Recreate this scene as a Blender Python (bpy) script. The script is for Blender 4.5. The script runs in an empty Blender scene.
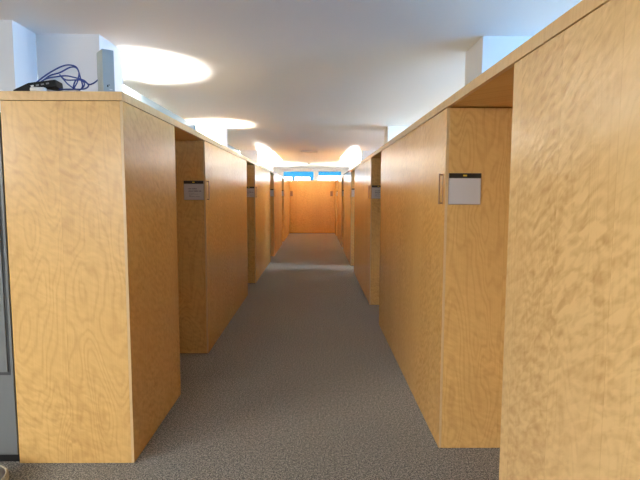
import bpy, bmesh, math, random
from mathutils import Vector, Matrix
random.seed(4)
S = bpy.context.scene
COL = S.collection

# ------------------------------------------------------------------ helpers
def box(bm, x0, x1, y0, y1, z0, z1, mi=0):
    vs = [bm.verts.new((x, y, z)) for z in (z0, z1) for y in (y0, y1) for x in (x0, x1)]
    fs = [(0, 2, 3, 1), (4, 5, 7, 6), (0, 1, 5, 4), (2, 6, 7, 3), (0, 4, 6, 2), (1, 3, 7, 5)]
    out = []
    for f in fs:
        g = bm.faces.new([vs[i] for i in f]); g.material_index = mi; out.append(g)
    return out                      # bottom, top, -y, +y, -x, +x

def cyl(bm, c, r0, r1, z0, z1, n=24):
    a = [bm.verts.new((c[0] + r0 * math.cos(2 * math.pi * i / n), c[1] + r0 * math.sin(2 * math.pi * i / n), z0)) for i in range(n)]
    b = [bm.verts.new((c[0] + r1 * math.cos(2 * math.pi * i / n), c[1] + r1 * math.sin(2 * math.pi * i / n), z1)) for i in range(n)]
    for i in range(n):
        bm.faces.new((a[i], a[(i + 1) % n], b[(i + 1) % n], b[i]))
    bm.faces.new(a[::-1]); bm.faces.new(b)

def lathe(bm, prof, n=32):
    rings = []
    for r, z in prof:
        rings.append([bm.verts.new((r * math.cos(2 * math.pi * i / n), r * math.sin(2 * math.pi * i / n), z)) for i in range(n)])
    for a, b in zip(rings, rings[1:]):
        for i in range(n):
            bm.faces.new((a[i], a[(i + 1) % n], b[(i + 1) % n], b[i]))

def tube(bm, pts, r, n=8, sub=6):
    P = [Vector(p) for p in pts]
    if sub > 1 and len(P) > 2:      # Catmull-Rom
        Q = [P[0]] + P + [P[-1]]; out = []
        for i in range(1, len(Q) - 2):
            for k in range(sub):
                t = k / sub
                a, b, c, d = Q[i - 1], Q[i], Q[i + 1], Q[i + 2]
                out.append(0.5 * ((2 * b) + (c - a) * t + (2 * a - 5 * b + 4 * c - d) * t * t + (3 * b - a - 3 * c + d) * t ** 3))
        P = out + [P[-1]]
    rings = []
    up = Vector((0.13, 0.31, 0.94)).normalized()
    for i, p in enumerate(P):
        d = (P[min(i + 1, len(P) - 1)] - P[max(i - 1, 0)]).normalized()
        s = d.cross(up)
        if s.length < 1e-4: s = d.orthogonal()
        s.normalize(); w = s.cross(d).normalized()
        rings.append([bm.verts.new(p + r * (math.cos(2 * math.pi * k / n) * s + math.sin(2 * math.pi * k / n) * w)) for k in range(n)])
    for a, b in zip(rings, rings[1:]):
        for k in range(n):
            bm.faces.new((a[k], a[(k + 1) % n], b[(k + 1) % n], b[k]))
    bm.faces.new(rings[0][::-1]); bm.faces.new(rings[-1])

def obj(name, bm, mats, parent=None, bevel=0.0, smooth=False, loc=None, rot=None):
    bmesh.ops.recalc_face_normals(bm, faces=bm.faces)
    me = bpy.data.meshes.new(name)
    bm.to_mesh(me); bm.free()
    if not isinstance(mats, (list, tuple)): mats = [mats]
    for m in mats: me.materials.append(m)
    if smooth:
        for p in me.polygons: p.use_smooth = True
    o = bpy.data.objects.new(name, me); COL.objects.link(o)
    if parent: o.parent = parent
    if loc: o.location = loc
    if rot: o.rotation_euler = rot
    if bevel:
        b = o.modifiers.new('bevel', 'BEVEL'); b.width = bevel; b.segments = 2; b.limit_method = 'ANGLE'
    return o

def onebox(name, dims, mats, parent=None, bevel=0.0, **k):
    bm = bmesh.new(); box(bm, *dims)
    return obj(name, bm, mats, parent, bevel, **k)

def tag(o, label, cat, group=None):
    o['label'] = label; o['category'] = cat
    if group: o['group'] = group
    return o

def thing(name, label, cat, loc=(0, 0, 0), rz=0.0, group=None):
    o = bpy.data.objects.new(name, None); COL.objects.link(o)
    o.empty_display_size = .1
    o.location = loc; o.rotation_euler = (0, 0, rz)
    return tag(o, label, cat, group)

def struct(o):
    o['kind'] = 'structure'; return o

def dup(root, loc, label, rz=None):
    r = root.copy(); COL.objects.link(r); r.location = loc; r['label'] = label
    if rz is not None: r.rotation_euler = (0, 0, rz)
    for ch in list(root.children):
        c = ch.copy(); COL.objects.link(c); c.parent = r
        for g in list(ch.children):
            d = g.copy(); COL.objects.link(d); d.parent = c
    return r

# ------------------------------------------------------------------ materials
def mat(name, rgb=(.8, .8, .8), rough=.5, metal=0.0, emit=None, estr=0.0, spec=.5):
    m = bpy.data.materials.new(name); m.use_nodes = True
    b = m.node_tree.nodes['Principled BSDF']
    b.inputs['Base Color'].default_value = (*rgb, 1)
    b.inputs['Roughness'].default_value = rough
    b.inputs['Metallic'].default_value = metal
    b.inputs['Specular IOR Level'].default_value = spec
    if emit:
        b.inputs['Emission Color'].default_value = (*emit, 1)
        b.inputs['Emission Strength'].default_value = estr
    return m

class NT:
    def __init__(s, m): s.t = m.node_tree; s.b = s.t.nodes['Principled BSDF']
    def n(s, typ, **kw):
        x = s.t.nodes.new(typ)
        for k, v in kw.items(): setattr(x, k, v)
        return x
    def l(s, a, b): s.t.links.new(a, b)
    def put(s, sock, v):
        if hasattr(v, 'is_linked') or hasattr(v, 'links'): s.l(v, sock)
        else: sock.default_value = v
    def m(s, op, a, b=0.0, c=0.0):
        x = s.n('ShaderNodeMath', operation=op)
        s.put(x.inputs[0], a); s.put(x.inputs[1], b); s.put(x.inputs[2], c)
        return x.outputs[0]
    def xyz(s, a, b, c):
        x = s.n('ShaderNodeCombineXYZ')
        for i, v in enumerate((a, b, c)): s.put(x.inputs[i], v)
        return x.outputs[0]
    def noise(s, vec, scale, detail=2.0, rough=.5, dist=0.0):
        x = s.n('ShaderNodeTexNoise')
        s.l(vec, x.inputs['Vector']); x.inputs['Scale'].default_value = scale
        x.inputs['Detail'].default_value = detail; x.inputs['Roughness'].default_value = rough
        x.inputs['Distortion'].default_value = dist
        return x.outputs['Fac']
    def mix(s, fac, a, b, blend='MIX'):
        x = s.n('ShaderNodeMix', data_type='RGBA', blend_type=blend)
        s.put(x.inputs[0], fac); s.put(x.inputs[6], a); s.put(x.inputs[7], b)
        return x.outputs[2]
    def mr(s, v, a, b, c, d):
        x = s.n('ShaderNodeMapRange'); s.l(v, x.inputs[0])
        for i, q in enumerate((a, b, c, d)): x.inputs[i + 1].default_value = q
        return x.outputs[0]

def wood(name, base=(.77, .445, .135), leaf=.31, figure=1.0, grain=1.0, rough=.24, dark=(.36, .155, .03)):
    """Book-matched pale figured veneer: u runs along the face, v is height."""
    m = mat(name, base, rough); t = NT(m)
    tc = t.n('ShaderNodeTexCoord'); sep = t.n('ShaderNodeSeparateXYZ'); t.l(tc.outputs['Object'], sep.inputs[0])
    rnd = t.n('ShaderNodeObjectInfo').outputs['Random']
    u = t.m('ADD', sep.outputs[0], sep.outputs[1]); v = sep.outputs[2]
    off = t.m('MULTIPLY', rnd, 37.0)
    li = t.m('FLOOR', t.m('DIVIDE', t.m('ADD', u, .0), leaf))
    wn = t.n('ShaderNodeTexWhiteNoise', noise_dimensions='2D'); t.l(t.xyz(li, off, 0), wn.inputs['Vector'])
    lr = wn.outputs['Value']
    # grain: contour lines of a stretched noise field
    gv = t.xyz(t.m('MULTIPLY', u, 3.8), t.m('ADD', off, t.m('MULTIPLY', lr, 9.0)), t.m('MULTIPLY', v, .95))
    field = t.noise(gv, 1.0, 2.0, .45, .35)
    rings = t.m('SINE', t.m('MULTIPLY', field, 150.0))
    lines = t.m('POWER', t.m('MULTIPLY_ADD', rings, .5, .5), 3.0)
    fib = t.noise(t.xyz(t.m('MULTIPLY', u, 170.0), off, t.m('MULTIPLY', v, 5.0)), 1.0, 2.0)
    # figure: short diagonal ripples, in patches
    fg = t.noise(t.xyz(t.m('MULTIPLY_ADD', u, 11.0, t.m('MULTIPLY', v, -9.0)), t.m('ADD', off, lr), t.m('MULTIPLY_ADD', v, 33.0, t.m('MULTIPLY', u, 22.0))), 1.0, 2.0, .5, .5)
    patch = t.noise(t.xyz(t.m('MULTIPLY', u, 1.8), t.m('ADD', off, 5.0), t.m('MULTIPLY', v, 1.0)), 1.0, 1.0)
    patch = t.mr(patch, .36, .62, .25, 1.0)
    wob = t.noise(t.xyz(t.m('MULTIPLY', u, 7.0), t.m('ADD', off, t.m('MULTIPLY', lr, 3.0)), t.m('MULTIPLY', v, 4.5)), 1.0, 2.0)
    rip = t.m('SINE', t.m('ADD', t.m('MULTIPLY_ADD', v, 130.0, t.m('MULTIPLY', u, 34.0)), t.m('MULTIPLY', wob, 26.0)))
    fs = t.m('MULTIPLY', t.m('MULTIPLY_ADD', rip, .05, t.m('MULTIPLY', t.m('SUBTRACT', fg, .5), .75)), patch)
    # large tone clouds
    cl = t.noise(t.xyz(t.m('MULTIPLY', u, 3.0), off, t.m('MULTIPLY', v, .9)), 1.0, 2.0)
    k = t.m('MULTIPLY_ADD', lines, .15 * grain, t.m('MULTIPLY', t.m('SUBTRACT', fib, .5), .22 * grain))
    k = t.m('ADD', k, t.m('MULTIPLY', fs, 1.7 * figure))
    k = t.m('ADD', k, t.m('MULTIPLY', t.m('SUBTRACT', lr, .5), .12))
    k = t.m('ADD', k, t.m('MULTIPLY', t.m('SUBTRACT', cl, .5), .22))
    k = t.m('MAXIMUM', t.m('ADD', k, .13), 0.0)
    c = t.mix(k, (*base, 1), (*dark, 1))
    # fine seam between veneer leaves
    fr = t.m('FRACT', t.m('DIVIDE', u, leaf))
    seam = t.m('MULTIPLY', t.m('LESS_THAN', fr, .009), .16)
    c = t.mix(seam, c, (*dark, 1))
    t.l(c, t.b.inputs['Base Color'])
    bp = t.n('ShaderNodeBump'); bp.inputs['Strength'].default_value = .22; bp.inputs['Distance'].default_value = .01
    t.l(t.m('MULTIPLY', fs, figure), bp.inputs['Height']); t.l(bp.outputs[0], t.b.inputs['Normal'])
    return m

W_FACE = wood('figured_veneer', figure=.7, grain=.7)
W_RICH = wood('curly_veneer', base=(.79, .525, .23), figure=.85, grain=.6)
W_END = wood('cathedral_veneer', base=(.76, .48, .175), figure=.6, grain=1.05, leaf=.36)
W_BOARD = wood('cap_veneer', base=(.78, .53, .25), leaf=1.3, figure=.3, grain=.6)
W_EDGE = wood('pale_edge_band', base=(.74, .54, .29), leaf=9, figure=.1, grain=.4)
W_SOFF = wood('soffit_veneer', figure=.3, grain=.8)

M_BLACK = mat('black_plinth', (.012, .012, .013), .6)
M_WALL = mat('white_paint', (.80, .80, .79), .7)
t = NT(M_WALL); tc = t.n('ShaderNodeTexCoord')
t.l(t.mix(t.noise(tc.outputs['Object'], 1.2, 3), (.79, .79, .785, 1), (.83, .83, .82, 1)), t.b.inputs['Base Color'])
M_CEIL = mat('ceiling_paint', (.78, .78, .78), .75)
t = NT(M_CEIL); tc = t.n('ShaderNodeTexCoord')
t.l(t.mix(t.noise(tc.outputs['Object'], .5, 3), (.83, .83, .83, 1), (.87, .87, .87, 1)), t.b.inputs['Base Color'])

M_CARPET = mat('grey_loop_carpet', (.09, .085, .08), .95, spec=.0); t = NT(M_CARPET)
t.b.inputs['Sheen Weight'].default_value = .55; t.b.inputs['Sheen Roughness'].default_value = .5; t.b.inputs['Sheen Tint'].default_value = (1, .98, .94, 1)
tc = t.n('ShaderNodeTexCoord'); vec = tc.outputs['Object']
n1 = t.noise(vec, 120, 2, .7); n2 = t.noise(vec, 48, 2, .6); n3 = t.noise(vec, .9, 2)
s = t.mr(t.m('ADD', t.m('MULTIPLY', n1, .8), t.m('MULTIPLY', n2, .2)), .44, .60, 0, 1)
c = t.mix(s, (.008, .008, .0075, 1), (.46, .425, .355, 1))
c = t.mix(t.mr(n3, .3, .7, 0, .18), c, (.07, .068, .064, 1))
sp = t.n('ShaderNodeSeparateXYZ'); t.l(vec, sp.inputs[0])
fy = t.m('FRACT', t.m('DIVIDE', t.m('ADD', sp.outputs[1], 96.13), 4.0))
c = t.mix(t.m('MULTIPLY', t.m('LESS_THAN', fy, .0022), .35), c, (.02, .02, .02, 1))
t.l(c, t.b.inputs['Base Color'])
bp = t.n('ShaderNodeBump'); bp.inputs['Strength'].default_value = .5; bp.inputs['Distance'].default_value = .006
t.l(n1, bp.inputs['Height']); t.l(bp.outputs[0], t.b.inputs['Normal'])

M_BRONZE = mat('brushed_bronze', (.30, .17, .09), .35, .85)
M_PAPER = mat('sign_paper', (.55, .53, .52), .5)
M_SIGNH = mat('sign_header_black', (.02, .018, .016), .4)
M_SIGNF = mat('sign_frame_grey', (.30, .27, .24), .4)
M_YEL = mat('sign_yellow_tab', (.85, .62, .06), .4)
M_INK = mat('sign_ink', (.07, .065, .07), .6)
M_STEEL = mat('grey_painted_steel', (.16, .17, .172), .4)
M_SEAM = mat('dark_seam', (.05, .055, .06), .6)
M_ROUTER = mat('grey_green_plastic', (.36, .41, .40), .45)
M_BLUE = mat('blue_cable_jacket', (.015, .045, .26), .4)
M_BLK = mat('black_plastic', (.005, .005, .006), .5, spec=.2)
M_WHT = mat('white_plastic', (.72, .72, .70), .4)
M_GREYC = mat('grey_cable_jacket', (.42, .42, .42), .5)
M_BEIGE = mat('beige_weave', (.44, .38, .28), .9)
t = NT(M_BEIGE); tc = t.n('ShaderNodeTexCoord')
wv = t.noise(tc.outputs['Object'], 120, 2)
t.l(t.mix(t.mr(wv, .35, .65, 0, 1), (.33, .28, .20, 1), (.52, .46, .34, 1)), t.b.inputs['Base Color'])
M_LINER = mat('grey_liner', (.25, .26, .29), .8)
M_LAMPM = mat('lamp_metal', (.55, .55, .55), .35, .8)
M_LAMPG = mat('lamp_glow', (.9, .9, .9), .5, emit=(1, .90, .74), estr=6)
M_FRAME = mat('white_window_frame', (.82, .81, .79), .5)

def glassy(name, col, keep, tint=(1, 1, 1), rough=.1):
    m = bpy.data.materials.new(name); m.use_nodes = True; nt = m.node_tree
    nt.nodes.remove(nt.nodes['Principled BSDF']); out = nt.nodes['Material Output']
    tr = nt.nodes.new('ShaderNodeBsdfTransparent'); tr.inputs[0].default_value = (*tint, 1)
    p = nt.nodes.new('ShaderNodeBsdfPrincipled'); p.inputs['Base Color'].default_value = (*col, 1); p.inputs['Roughness'].default_value = rough
    mx = nt.nodes.new('ShaderNodeMixShader'); mx.inputs[0].default_value = keep
    nt.links.new(tr.outputs[0], mx.inputs[1]); nt.links.new(p.outputs[0], mx.inputs[2]); nt.links.new(mx.outputs[0], out.inputs[0])
    return m
M_PANE = glassy('clear_pane', (.9, .95, 1), .04)
M_TINT = glassy('blue_tinted_pane', (.05, .40, .85), .05, (.080, .205, .285))
M_SCREEN = glassy('pale_frosted_glass', (.42, .50, .51), .6, (.9, .97, 1), .35)
M_SCREDGE = glassy('blue_glass_edge', (.16, .42, .52), .85, (.5, .8, .9), .2)

# ------------------------------------------------------------------ dimensions (metres; camera at x=0, y=0)
XL, XR = -1.060, 0.765          # corridor faces of the two rows
BL, BR = -1.727, 1.375          # backs
HS, HB = 2.083, 2.131           # underside and top of the cap boards
ZC = 2.92
YE = 20.095                     # end of the corridor
RX0, RX1, RY0, RY1 = -6.0, 5.0, -4.6, 26.0

# ------------------------------------------------------------------ room shell
struct(onebox('floor', (RX0, RX1, RY0, RY1, -.1, 0), M_CARPET))
struct(onebox('ceiling', (RX0, RX1, RY0, RY1, ZC, ZC + .12), M_CEIL))

def wall_with_holes(name, axis, pos, thick, a0, a1, holes):
    """a wall along x (axis 'x') or y with rectangular holes (a0, a1, z0, z1)"""
    bm = bmesh.new()
    def put(p, q, z0, z1):
        if q - p < 1e-4 or z1 - z0 < 1e-4: return
        if axis == 'x': box(bm, p, q, min(pos, pos + thick), max(pos, pos + thick), z0, z1)
        else: box(bm, min(pos, pos + thick), max(pos, pos + thick), p, q, z0, z1)
    cur = a0
    for (h0, h1, z0, z1) in sorted(holes):
        put(cur, h0, 0, ZC); put(h0, h1, 0, z0); put(h0, h1, z1, ZC); cur = h1
    put(cur, a1, 0, ZC)
    return struct(obj(name, bm, M_WALL))

far = [(-1.71, -.105, .95, 2.772), (.102, 1.322, .95, 2.772)]
right = [(.6, 3.9, 1.7, 2.8), (5.4, 8.9, 1.9, 2.8), (9.6, 11.2, 1.9, 2.75), (14.85, 15.55, .9, 2.8)]
back = [(-4.6, -1.4, .7, 2.6)]
wall_with_holes('wall_far', 'x', RY1, .2, RX0, RX1, far)
wall_with_holes('wall_back', 'x', RY0, -.2, RX0, RX1, back)
wall_with_holes('wall_right', 'y', RX1, .2, RY0 - .2, RY1 + .2, right)
left = [(-3.8, .2, 1.9, 2.8)]
wall_with_holes('wall_left', 'y', RX0, -.2, RY0 - .2, RY1 + .2, left)

# far windows: blue tinted top lights and side lights, clear lower panes
def far_window(name, x0, x1, z0, z1, zt, tints):
    w = struct(bpy.data.objects.new(name, None)); COL.objects.link(w); w.location = ((x0 + x1) / 2, RY1 + .1, z0)
    cx = (x0 + x1) / 2; f = .025
    bm = bmesh.new()
    box(bm, x0 - cx, x1 - cx, -.05, .05, 0, f); box(bm, x0 - cx, x1 - cx, -.05, .05, z1 - z0 - f, z1 - z0)
    box(bm, x0 - cx, x0 - cx + f, -.05, .05, f, z1 - z0 - f); box(bm, x1 - cx - f, x1 - cx, -.05, .05, f, z1 - z0 - f)
    obj('window_frame', bm, M_FRAME, w)
    onebox('top_light', (x0 - cx + f, x1 - cx - f, -.004, .004, zt - z0, z1 - z0 - f), M_TINT, w)
    cur = x0 + f
    for (a, b) in tints:
        if a > cur: onebox('pane', (cur - cx, a - cx, -.004, .004, f, zt - z0), M_PANE, w)
        onebox('side_light', (a - cx, b - cx, -.004, .004, f, zt - z0), M_TINT, w); cur = b
    if cur < x1 - f - .001: onebox('pane', (cur - cx, x1 - f - cx, -.004, .004, f, zt - z0), M_PANE, w)
far_window('window_1', -1.71, -.105, .95, 2.772, 2.46, [(-1.246, -1.09), (-.32, -.131)])
far_window('window_2', .102, 1.322, .95, 2.772, 2.52, [])

def plain_window(name, axis, pos, a0, a1, z0, z1):
    w = struct(bpy.data.objects.new(name, None)); COL.objects.link(w)
    c = (a0 + a1) / 2; h = (a1 - a0) / 2; f = .05; H = z1 - z0
    w.location = (c, pos, z0) if axis == 'x' else (pos, c, z0)
    if axis == 'y': w.rotation_euler = (0, 0, math.pi / 2)
    bm = bmesh.new()
    box(bm, -h, h, -.05, .05, 0, f); box(bm, -h, h, -.05, .05, H - f, H)
    for x in (-h, -f / 2, h - f): box(bm, x, x + f, -.05, .05, f, H - f)
    obj('window_frame', bm, M_FRAME, w)
    onebox('pane', (-h + f, h - f, -.004, .004, f, H - f), M_PANE, w)
k = 3
for (a, b, z0, z1) in right: plain_window('window_%d' % k, 'y', RX1 + .1, a, b, z0, z1); k += 1
for (a, b, z0, z1) in left: plain_window('window_%d' % k, 'y', RX0 - .1, a, b, z0, z1); k += 1
for (a, b, z0, z1) in back: plain_window('window_%d' % k, 'x', RY0 - .1, a, b, z0, z1); k += 1

# columns behind the rows, and the wall that steps out from the first left one
COLY = [4.365, 9.99, 15.60, 21.1]
for y in COLY:
    struct(onebox('column', (-2.37, -1.838, y, y + .5, 0, ZC), M_WALL))
    struct(onebox('column', (1.42, 1.95, y, y + .5, 0, ZC), M_WALL))
struct(onebox('wall_side', (RX0, -2.37, 4.034, 4.36, 0, ZC), M_WALL))

# ------------------------------------------------------------------ wooden rows
def handle(parent, side, x, y):
    """bar pull on a corridor face; side = direction the face looks along x"""
    h = bpy.data.objects.new('handle', None); COL.objects.link(h); h.parent = parent
    h.location = (x, y, 1.609)
    x0, x1 = (0, .0025) if side > 0 else (-.0025, 0)
    onebox('backplate', (x0, x1, -.003, .003, -.092, .092), M_BRONZE, h)
    s = side
    for z in (-.085, .085):
        bm = bmesh.new(); tube(bm, [(0, 0, z), (s * .023, 0, z)], .0045, 10, 1)
        obj('standoff', bm, M_BRONZE, h, smooth=True)
    bm = bmesh.new(); box(bm, min(s * .019, s * .026), max(s * .019, s * .026), -.007, .007, -.092, .092)
    obj('grip', bm, M_BRONZE, h, bevel=.002)
    h['label'] = 'bronze pull handle'
    return h

def block(side, y0, y1, label, with_handle=True, face=None, end=None):
    """floor-standing wooden storage block. side=+1: left row (its face looks to +x)"""
    face = face or W_FACE; end = end or W_END
    X, B = (XL, BL) if side > 0 else (XR, BR)
    t = thing('storage_block', label, 'cabinet', (X, y0, 0), 0, 'wooden storage blocks along the corridor')
    L = y1 - y0; s = side; d = abs(X - B)
    def span(a, b): return (min(-s * a, -s * b), max(-s * a, -s * b))    # depth from the face
    TH, PZ, TOP = .016, .006, HS - .003
    onebox('plinth', (*span(.012, d - .01), .012, L - .012, 0, PZ), M_BLACK, t)
    onebox('carcass', (*span(TH, d - .018), .018, L - .018, PZ, TOP), W_SOFF, t)
    bm = bmesh.new(); fs = box(bm, *span(0, TH), 0, L, PZ, TOP)
    fs[2].material_index = 1; fs[3].material_index = 1
    obj('front_panel', bm, [face, W_EDGE], t, bevel=.0012)
    for (a, b) in ((.0, .018), (L - .018, L)):
        onebox('end_panel', (*span(TH + .0004, d), a, b, PZ, TOP), end, t, bevel=.001)
    onebox('back_panel', (*span(d - .018, d), .0185, L - .0185, PZ, TOP), W_SOFF, t)
    if with_handle:
        handle(t, s, 0, .052)
    return t

LB = [(2.790, 3.796), (4.807, 7.674), (8.712, 11.62), (12.60, 15.50), (16.53, YE - .003)]
RB = [(-.90, 1.971), (2.957, 5.911), (6.979, 9.93), (10.90, 13.80), (14.80, 17.72), (18.72, YE - .003)]
LL = ['short wooden block at the near left with a router and blue cables above it',
      'wooden block just past the first doorway on the left, its end carrying a printed sign',
      'third wooden block along the left row, between the second and third doorways',
      'fourth wooden block along the left row, far down the corridor',
      'farthest wooden block on the left, meeting the end cabinet']
LR = ['large curly-grained wooden block nearest on the right, cut off by the frame',
      'wooden block past the first right doorway, its end carrying a blank white sign',
      'third wooden block along the right row, with a dark narrow end face',
      'fourth wooden block along the right row, its end face lit pale by daylight',
      'fifth wooden block along the right row, near the end cabinet',
      'farthest short wooden block on the right, meeting the end cabinet']
for i, (a, b) in enumerate(LB): block(+1, a, b, LL[i], with_handle=i > 0)
for i, (a, b) in enumerate(RB): block(-1, a, b, LR[i], with_handle=i > 0, face=W_RICH if i == 0 else None)

# unseen doors added across the doorway backs to darken the recesses; one left open
dn = 1
for row, B, s in ((LB, BL, 1), (RB, BR, -1)):
    for i in range(len(row) - 1):
        if s < 0 and i == 2: continue
        a, b = row[i][1] + .004, row[i + 1][0] - .004
        struct(onebox('door_%d' % dn, (min(B, B + s * .03), max(B, B + s * .03), a, b, .012, HS - .004), W_SOFF)); dn += 1

# continuous cap boards
def cap(side, y0, label):
    X, B = (XL, BL) if side > 0 else (XR, BR)
    t = thing('cap_board', label, 'top board', (X, y0, HS), 0, 'cap boards of the two rows')
    s = side; L = YE - y0 + (.0); d = abs(X - B)
    def span(a, b): return (min(-s * a, -s * b), max(-s * a, -s * b))
    onebox('board', (*span(.0205, d + .01), .0205, L, .002, HB - HS), W_SOFF, t)
    onebox('fascia', (*span(-.003, .020), .0215, L, 0, HB - HS), W_BOARD, t, bevel=.0015)
    onebox('end_strip', (*span(.0, d + .012), -.003, .020, 0, HB - HS), W_BOARD, t, bevel=.0015)
cap(+1, 2.790, 'long pale wooden top board capping the left row of blocks')
cap(-1, -.90, 'long pale wooden top board capping the right row of blocks')

# cabinet closing the corridor
t = thing('end_cabinet', 'wide orange wooden cabinet closing the far end of the corridor', 'cabinet', ((XL + XR) / 2, YE, 0))
hw = 1.34
onebox('plinth', (-hw + .01, hw - .01, .02, .55, 0, .02), M_BLACK, t)
onebox('carcass', (-hw, hw, .022, .56, .02, HS - .002), W_SOFF, t)
onebox('front_panel', (-hw, hw, .004, .022, .02, HS - .002), W_FACE, t, bevel=.001)
onebox('top_board', (-hw, hw, .004, .57, HS, HB), W_BOARD, t, bevel=.0015)
for x in (-.836, .772):
    h = bpy.data.objects.new('handle', None); COL.objects.link(h); h.parent = t; h.location = (x, .004, 1.60)
    onebox('backplate', (-.05, .05, -.003, 0, -.10, .10), M_BRONZE, h)
    bm = bmesh.new(); box(bm, -.01, .01, -.036, -.028, -.10, .10); obj('grip', bm, M_BRONZE, h, bevel=.002)
    for z in (-.08, .08):
        bm = bmesh.new(); tube(bm, [(0, 0, z), (0, -.03, z)], .005, 10, 1)
        obj('standoff', bm, M_BRONZE, h, smooth=True)

# ------------------------------------------------------------------ door signs
def sign(loc, label, text):
    t = thing('door_sign', label, 'sign', loc, 0, 'signs on the block ends beside the doorways')
    w, h = .192, .185
    onebox('frame', (-w / 2, w / 2, -.007, 0, -h / 2, h / 2), M_SIGNF, t, bevel=.001)
    onebox('paper', (-w / 2 + .004, w / 2 - .003, -.0085, -.007, -h / 2 + .004, h / 2 - .031), M_PAPER, t)
    hb = onebox('header', (-w / 2 + .001, w / 2 - .001, -.0105, -.007, h / 2 - .029, h / 2 - .001), M_SIGNH, t)
    onebox('yellow_tab', (-.012, .010, -.0112, -.0105, h / 2 - .019, h / 2 - .010), M_YEL, hb)
    if text:
        bm = bmesh.new(); rr = random.Random(7)
        rows = [(.016, .0095, [(.0, .030), (.036, .082)]), (-.006, .0105, [(.0, .046), (.052, .096), (.102, .124)]),
                (-.026, .0035, [(.004, .03), (.034, .056)]), (-.037, .0035, [(.004, .05), (.054, .094)]),
                (-.048, .0035, [(.004, .028)]), (-.059, .0035, [(.004, .062), (.066, .110)])]
        for z, hh, words in rows:
            for a, b in words:
                x = a
                while x < b - .003:                      # strokes of unreadably small print
                    ww = rr.uniform(.3, .62) * hh
                    box(bm, -.050 + x, -.050 + x + ww, -.0089, -.0085, z - hh / 2, z + hh / 2 * rr.uniform(.4, 1.0))
                    x += ww + .22 * hh
        obj('print', bm, M_INK, t)
    return t
lx = (-1.171, -1.165, -1.165, -1.165); rx = (.879, .872, .872, .872, .872)
s1 = sign((lx[0], LB[1][0], 1.609), 'printed sign under a black header, beside the first left doorway', True)
s2 = sign((rx[0], RB[1][0], 1.609), 'blank white sign under a black header, beside the first right doorway', False)
dup(s1, (lx[1], LB[2][0], 1.612), 'small sign beside the second doorway on the left')
dup(s2, (lx[2], LB[3][0], 1.612), 'tiny sign beside the third doorway on the left')
dup(s2, (lx[3], LB[4][0], 1.612), 'tiny sign beside the farthest doorway on the left')
dup(s1, (rx[1], RB[2][0], 1.609), 'small sign with black header beside the second doorway on the right')
dup(s2, (rx[2], RB[3][0], 1.612), 'tiny sign on the pale daylit block end of the right row')
dup(s2, (rx[3], RB[4][0], 1.612), 'tiny sign beside the fourth doorway on the right')
dup(s2, (rx[4], RB[5][0], 1.612), 'tiny sign on the farthest right block by the end cabinet')

# ------------------------------------------------------------------ things on top of the near left block
t = thing('router', 'upright grey-green router standing on the near left block', 'router', (-1.204, 2.89, HB), math.radians(38))
bm = bmesh.new(); box(bm, 0, .064, 0, .11, .004, .256); obj('casing', bm, M_ROUTER, t, bevel=.003)
onebox('foot', (.006, .058, .008, .102, 0, .004), M_BLK, t)
onebox('status_light', (.030, .036, -.0012, 0, .058, .062), M_BLK, t)
onebox('emblem', (.022, .028, -.0012, 0, .048, .060), M_BLK, t)
onebox('badge', (.034, .050, -.0012, 0, .034, .038), M_WHT, t)

bm = bmesh.new()
t = thing('network_switch', 'black network switch lying tilted among the blue cables on the near left block', 'network switch', (-1.70, 2.875, HB + .002), math.radians(7))
t.rotation_euler = (0, math.radians(-11), math.radians(5))
bm = bmesh.new()
vs = [(0, 0, 0), (.235, 0, 0), (.238, .0, .040), (.09, 0, .046), (0, 0, .022)]
a = [bm.verts.new(v) for v in vs]; b = [bm.verts.new((v[0], .10, v[2])) for v in vs]
bm.faces.new(a[::-1]); bm.faces.new(b)
for i in range(5): bm.faces.new((a[i], a[(i + 1) % 5], b[(i + 1) % 5], b[i]))
obj('casing', bm, M_BLK, t, bevel=.003)
for q in range(4):
    onebox('port', (.100 + q * .028, .116 + q * .028, -.002, .0005, .021, .029), M_WHT if q == 0 else M_STEEL, t)

t = thing('power_adapter', 'small white power adapter under the black network switch', 'power adapter', (-1.54, 2.845, HB), math.radians(5))
bm = bmesh.new(); box(bm, -.042, .042, -.028, .012, 0, .030); obj('casing', bm, M_WHT, t, bevel=.011, smooth=True)
bm = bmesh.new(); tube(bm, [(.040, -.005, .018), (.10, .0, .012), (.18, .02, .024), (.25, -.01, .006), (.29, .0, .004)], .003); obj('lead', bm, M_GREYC, t, smooth=True)

def K(px, py, y=2.92):
    """helper: where a cable bend seen at (px, py) stands, y metres away"""
    x = (-1.777 + (px - 17) * .233 / 39) * y / 3.04
    z = 1.575 + (2.187 + (90 - py) * .00598 - 1.575) * y / 3.04
    return (x, y, z)
bm = bmesh.new()
tube(bm, [K(36, 83, 2.99), K(44, 77, 2.985), K(52, 72, 2.97), K(62, 67, 2.95), K(70, 65.5, 2.95), K(77, 68, 2.97), K(80, 77, 2.97), K(82, 86, 2.96), K(78, 90, 2.93), K(73, 88, 2.9), K(76, 80, 2.88),
          K(83, 81, 2.88), K(88, 85, 2.9), K(84, 88.5, 2.93), K(74, 89, 2.95), K(62, 89, 2.92), K(59, 89, 2.90)], .0042)
tag(obj('network_cable', bm, M_BLUE, smooth=True), 'blue cable arching highest above the near left block', 'cable', 'blue network cables on the near left block')
bm = bmesh.new()
tube(bm, [K(38, 84, 2.995), K(46, 79, 2.985), K(56, 77, 2.965), K(66, 76, 2.96), K(74, 77.5, 2.94), K(83, 80, 2.94), K(88, 84, 2.93), K(92, 83.5, 2.95), K(96, 81, 3.0), K(99.5, 78, 3.035)], .0042)
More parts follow.
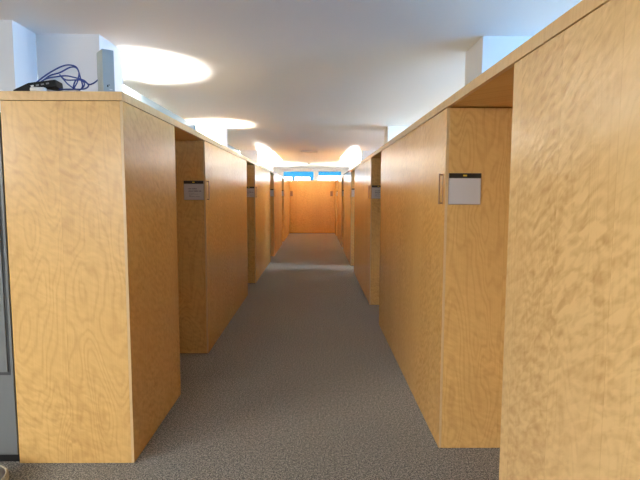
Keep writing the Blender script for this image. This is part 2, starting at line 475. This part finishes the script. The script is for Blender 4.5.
tag(obj('network_cable', bm, M_BLUE, smooth=True), 'blue cable running right to the back of the router', 'cable', 'blue network cables on the near left block')
bm = bmesh.new()
tube(bm, [K(40, 83, 3.00), K(50, 76, 3.04), K(60, 73, 3.06), K(70, 68, 3.06), K(76, 68, 3.06), K(79, 73, 3.06), K(77, 82, 3.06), K(74, 88, 3.04), K(80, 89, 3.06), K(84, 84, 3.06), K(80, 80, 3.07), K(66, 80, 3.07), K(60, 75, 3.08),
          K(64, 80, 3.09), K(70, 86, 3.09), (-1.375, 3.11, HB + .016), (-1.345, 3.125, HB + .007)], .0042)
tag(obj('network_cable', bm, M_BLUE, smooth=True), 'blue cable looped lower behind the other two blue cables', 'cable', 'blue network cables on the near left block')

# ------------------------------------------------------------------ glass screens behind the left row
def screen(y0, y1, label):
    t = thing('glass_screen', label, 'screen', (-2.06, y0, 0), 0, 'glass screens behind the left row')
    L = y1 - y0
    onebox('pane', (-.006, .006, 0, L - .03, .3, 2.735), M_SCREEN, t)
    onebox('end_post', (-.014, .014, L - .03, L, .0, 2.75), M_SCREDGE, t)
    onebox('foot_rail', (-.012, .012, 0, L - .03, 0, .3), M_STEEL, t)
screen(4.88, 8.56, 'nearer pale glass screen edge rising behind the left top board')
screen(10.51, 13.4, 'farther pale glass screen edge rising behind the left top board')

# ------------------------------------------------------------------ grey locker and basket at the left edge
t = thing('locker', 'grey metal locker at the left edge beside the near left block', 'locker', (-1.7385, 2.79, 0))
onebox('body', (-.60, 0, .004, .45, .055, 2.02), M_STEEL, t, bevel=.002)
onebox('plinth', (-.59, -.002, .03, .44, 0, .055), M_BLACK, t)
bm = bmesh.new(); box(bm, -.57, -.026, -.006, .004, .555, 1.98); obj('door', bm, M_STEEL, t, bevel=.002)
onebox('door_seal', (-.580, -.016, .002, .005, .535, 1.990), M_SEAM, t)

t = thing('basket', 'beige rounded basket on the carpet at the bottom left corner', 'basket', (-1.785, 2.50, 0))
t.scale = (.92, .92, .82)
bm = bmesh.new(); lathe(bm, [(.0, 0), (.125, 0), (.150, .02), (.162, .06), (.160, .095), (.152, .105), (.146, .100), (.146, .03), (0, .02)])
obj('shell', bm, M_BEIGE, t, smooth=True)
bm = bmesh.new(); lathe(bm, [(.145, .03), (.145, .098), (.10, .102), (0, .104)]); obj('liner', bm, M_LINER, t, smooth=True)

# ------------------------------------------------------------------ ceiling fittings
t = thing('ceiling_vent', 'slim linear vent in the ceiling above the far corridor', 'vent', (-.215, 15.9, ZC - .03))
bm = bmesh.new(); box(bm, -.26, .26, -.06, -.045, 0, .03); box(bm, -.26, .26, .045, .06, 0, .03); box(bm, -.26, -.245, -.045, .045, 0, .03); box(bm, .245, .26, -.045, .045, 0, .03)
obj('frame', bm, M_WHT, t)
for y in (-.02, .02): onebox('slat', (-.245, .245, y - .004, y + .004, .004, .03), M_WHT, t)
t = thing('smoke_detector', 'small round smoke detector on the ceiling near the far windows', 'smoke detector', (-.304, 21.7, ZC))
bm = bmesh.new(); cyl(bm, (0, 0), .07, .075, -.018, 0); obj('base', bm, M_WHT, t)
bm = bmesh.new(); cyl(bm, (0, 0), .04, .06, -.05, -.018); obj('cap', bm, M_GREYC, t)

# ------------------------------------------------------------------ uplighters standing in the offices
def uplight(x, y, label, watts, col, z=1.95, spread=86):
    t = thing('floor_lamp', label, 'lamp', (x, y, 0), 0, 'uplighter floor lamps behind the rows')
    bm = bmesh.new(); cyl(bm, (0, 0), .13, .125, 0, .02); obj('base', bm, M_LAMPM, t)
    bm = bmesh.new(); cyl(bm, (0, 0), .011, .011, .02, z - .07, 12); obj('pole', bm, M_LAMPM, t)
    bm = bmesh.new(); lathe(bm, [(.0, z - .075), (.04, z - .07), (.10, z - .03), (.13, z + .01), (.127, z + .01), (.097, z - .026), (.038, z - .064), (.0, z - .068)])
    obj('lamp_shade', bm, M_LAMPM, t, smooth=True)
    bm = bmesh.new(); cyl(bm, (0, 0), .05, .06, z - .055, z - .045); obj('diffuser', bm, M_LAMPG, t)
    d = bpy.data.lights.new('uplight', 'SPOT'); d.energy = watts; d.color = col; d.spot_size = math.radians(spread); d.spot_blend = 1.0; d.shadow_soft_size = .12
    o = bpy.data.objects.new('uplight', d); COL.objects.link(o); o.parent = t; o.location = (0, 0, z + .02); o.rotation_euler = (math.pi, 0, 0)
UP = 2.6
uplight(-1.93, 5.50, 'uplighter behind the second left block, throwing the nearest ceiling pool', 360 * UP, (1, .95, .88))
uplight(-1.89, 9.80, 'uplighter behind the third left block, throwing the second ceiling pool', 300 * UP, (1, .88, .70))
uplight(-2.02, 18.0, 'uplighter behind the farthest left block', 8500 * UP, (1, .96, .90), z=1.35, spread=158)
uplight(1.72, 18.2, 'uplighter behind the right row near the end cabinet', 8500 * UP, (1, .96, .90), z=1.35, spread=158)

for x, y in ((-4.3, 7.4), (-4.3, 12.4)):  # unseen fill lamps, added to raise the light level in the corridor
    uplight(x, y, 'added fill uplighter, unseen behind the left row, brightening the corridor', 7000 * UP, (1, .93, .84), z=1.75, spread=120)
uplight(-2.5, 22.6, 'added unseen uplighter whitening the far wall, left of the far windows', 1500 * UP, (1, .93, .84), spread=150)  # unseen lamp added to whiten the far wall and ceiling
uplight(2.3, 22.6, 'added unseen uplighter whitening the far wall, right of the far windows', 1500 * UP, (1, .93, .84), spread=150)  # its added twin on the right, same whitening

# ------------------------------------------------------------------ daylight through the windows
def daylight(axis, pos, a0, a1, z0, z1, watts, col, sgn, spread=180):
    d = bpy.data.lights.new('window_daylight', 'AREA'); d.shape = 'RECTANGLE'
    d.size = a1 - a0 - .1; d.size_y = z1 - z0 - .1; d.energy = watts; d.color = col; d.spread = math.radians(spread)
    o = bpy.data.objects.new('window_daylight', d); COL.objects.link(o)
    c = (a0 + a1) / 2; z = (z0 + z1) / 2
    if axis == 'x':
        o.location = (c, pos, z); o.rotation_euler = (math.radians(90 * sgn), 0, 0)
    else:
        o.location = (pos, c, z); o.rotation_euler = (math.radians(90), 0, math.radians(90 if sgn < 0 else -90))
BLU = (.09, .44, 1.0)
for i, (a, b, z0, z1) in enumerate(right):
    daylight('y', RX1 - .02, a, b, z0, z1, (190, 170, 40, 60)[i], (BLU, (.62, .82, 1), (.55, .80, 1), BLU)[i], -1, (180, 180, 80, 180)[i])
for (a, b, z0, z1) in left:
    daylight('y', RX0 + .02, a, b, z0, z1, 105, (1.0, .95, .86), 1)

w = bpy.data.worlds.new('sky'); S.world = w; w.use_nodes = True
wt = w.node_tree
bg = wt.nodes['Background']
g = wt.nodes.new('ShaderNodeTexCoord'); gs = wt.nodes.new('ShaderNodeSeparateXYZ'); wt.links.new(g.outputs['Generated'], gs.inputs[0])
cr = wt.nodes.new('ShaderNodeValToRGB'); cr.color_ramp.elements[0].position = .0; cr.color_ramp.elements[1].position = .02
cr.color_ramp.elements[0].color = (.06, .06, .055, 1); cr.color_ramp.elements[1].color = (.94, .97, 1, 1)     # ground below, hazy sky above
wt.links.new(gs.outputs[2], cr.inputs[0]); wt.links.new(cr.outputs[0], bg.inputs[0])
bg.inputs[1].default_value = 9.0

# ------------------------------------------------------------------ camera
cam = bpy.data.cameras.new('camera'); co = bpy.data.objects.new('camera', cam); COL.objects.link(co)
F, PITCH, YAW, ROLL = 497.625, .0916007, .0082766, .0026343
cam.sensor_width = 36; cam.lens = F / 640 * 36; cam.clip_start = .05; cam.clip_end = 200
fw = Vector((math.sin(YAW) * math.cos(PITCH), math.cos(YAW) * math.cos(PITCH), -math.sin(PITCH)))
r = Vector((math.cos(YAW), -math.sin(YAW), 0)); u = r.cross(fw)
r2 = r * math.cos(ROLL) + u * math.sin(ROLL); u2 = -r * math.sin(ROLL) + u * math.cos(ROLL)
co.matrix_world = Matrix(((r2.x, u2.x, -fw.x, 0), (r2.y, u2.y, -fw.y, 0), (r2.z, u2.z, -fw.z, 1.575), (0, 0, 0, 1)))
S.camera = co

S.cycles.max_bounces = 12; S.cycles.diffuse_bounces = 8; S.cycles.transparent_max_bounces = 16
S.cycles.use_denoising = True
S.view_settings.view_transform = 'Standard'; S.view_settings.look = 'None'
S.view_settings.gamma = 1; S.view_settings.use_curve_mapping = False
S.view_settings.exposure = 0.62
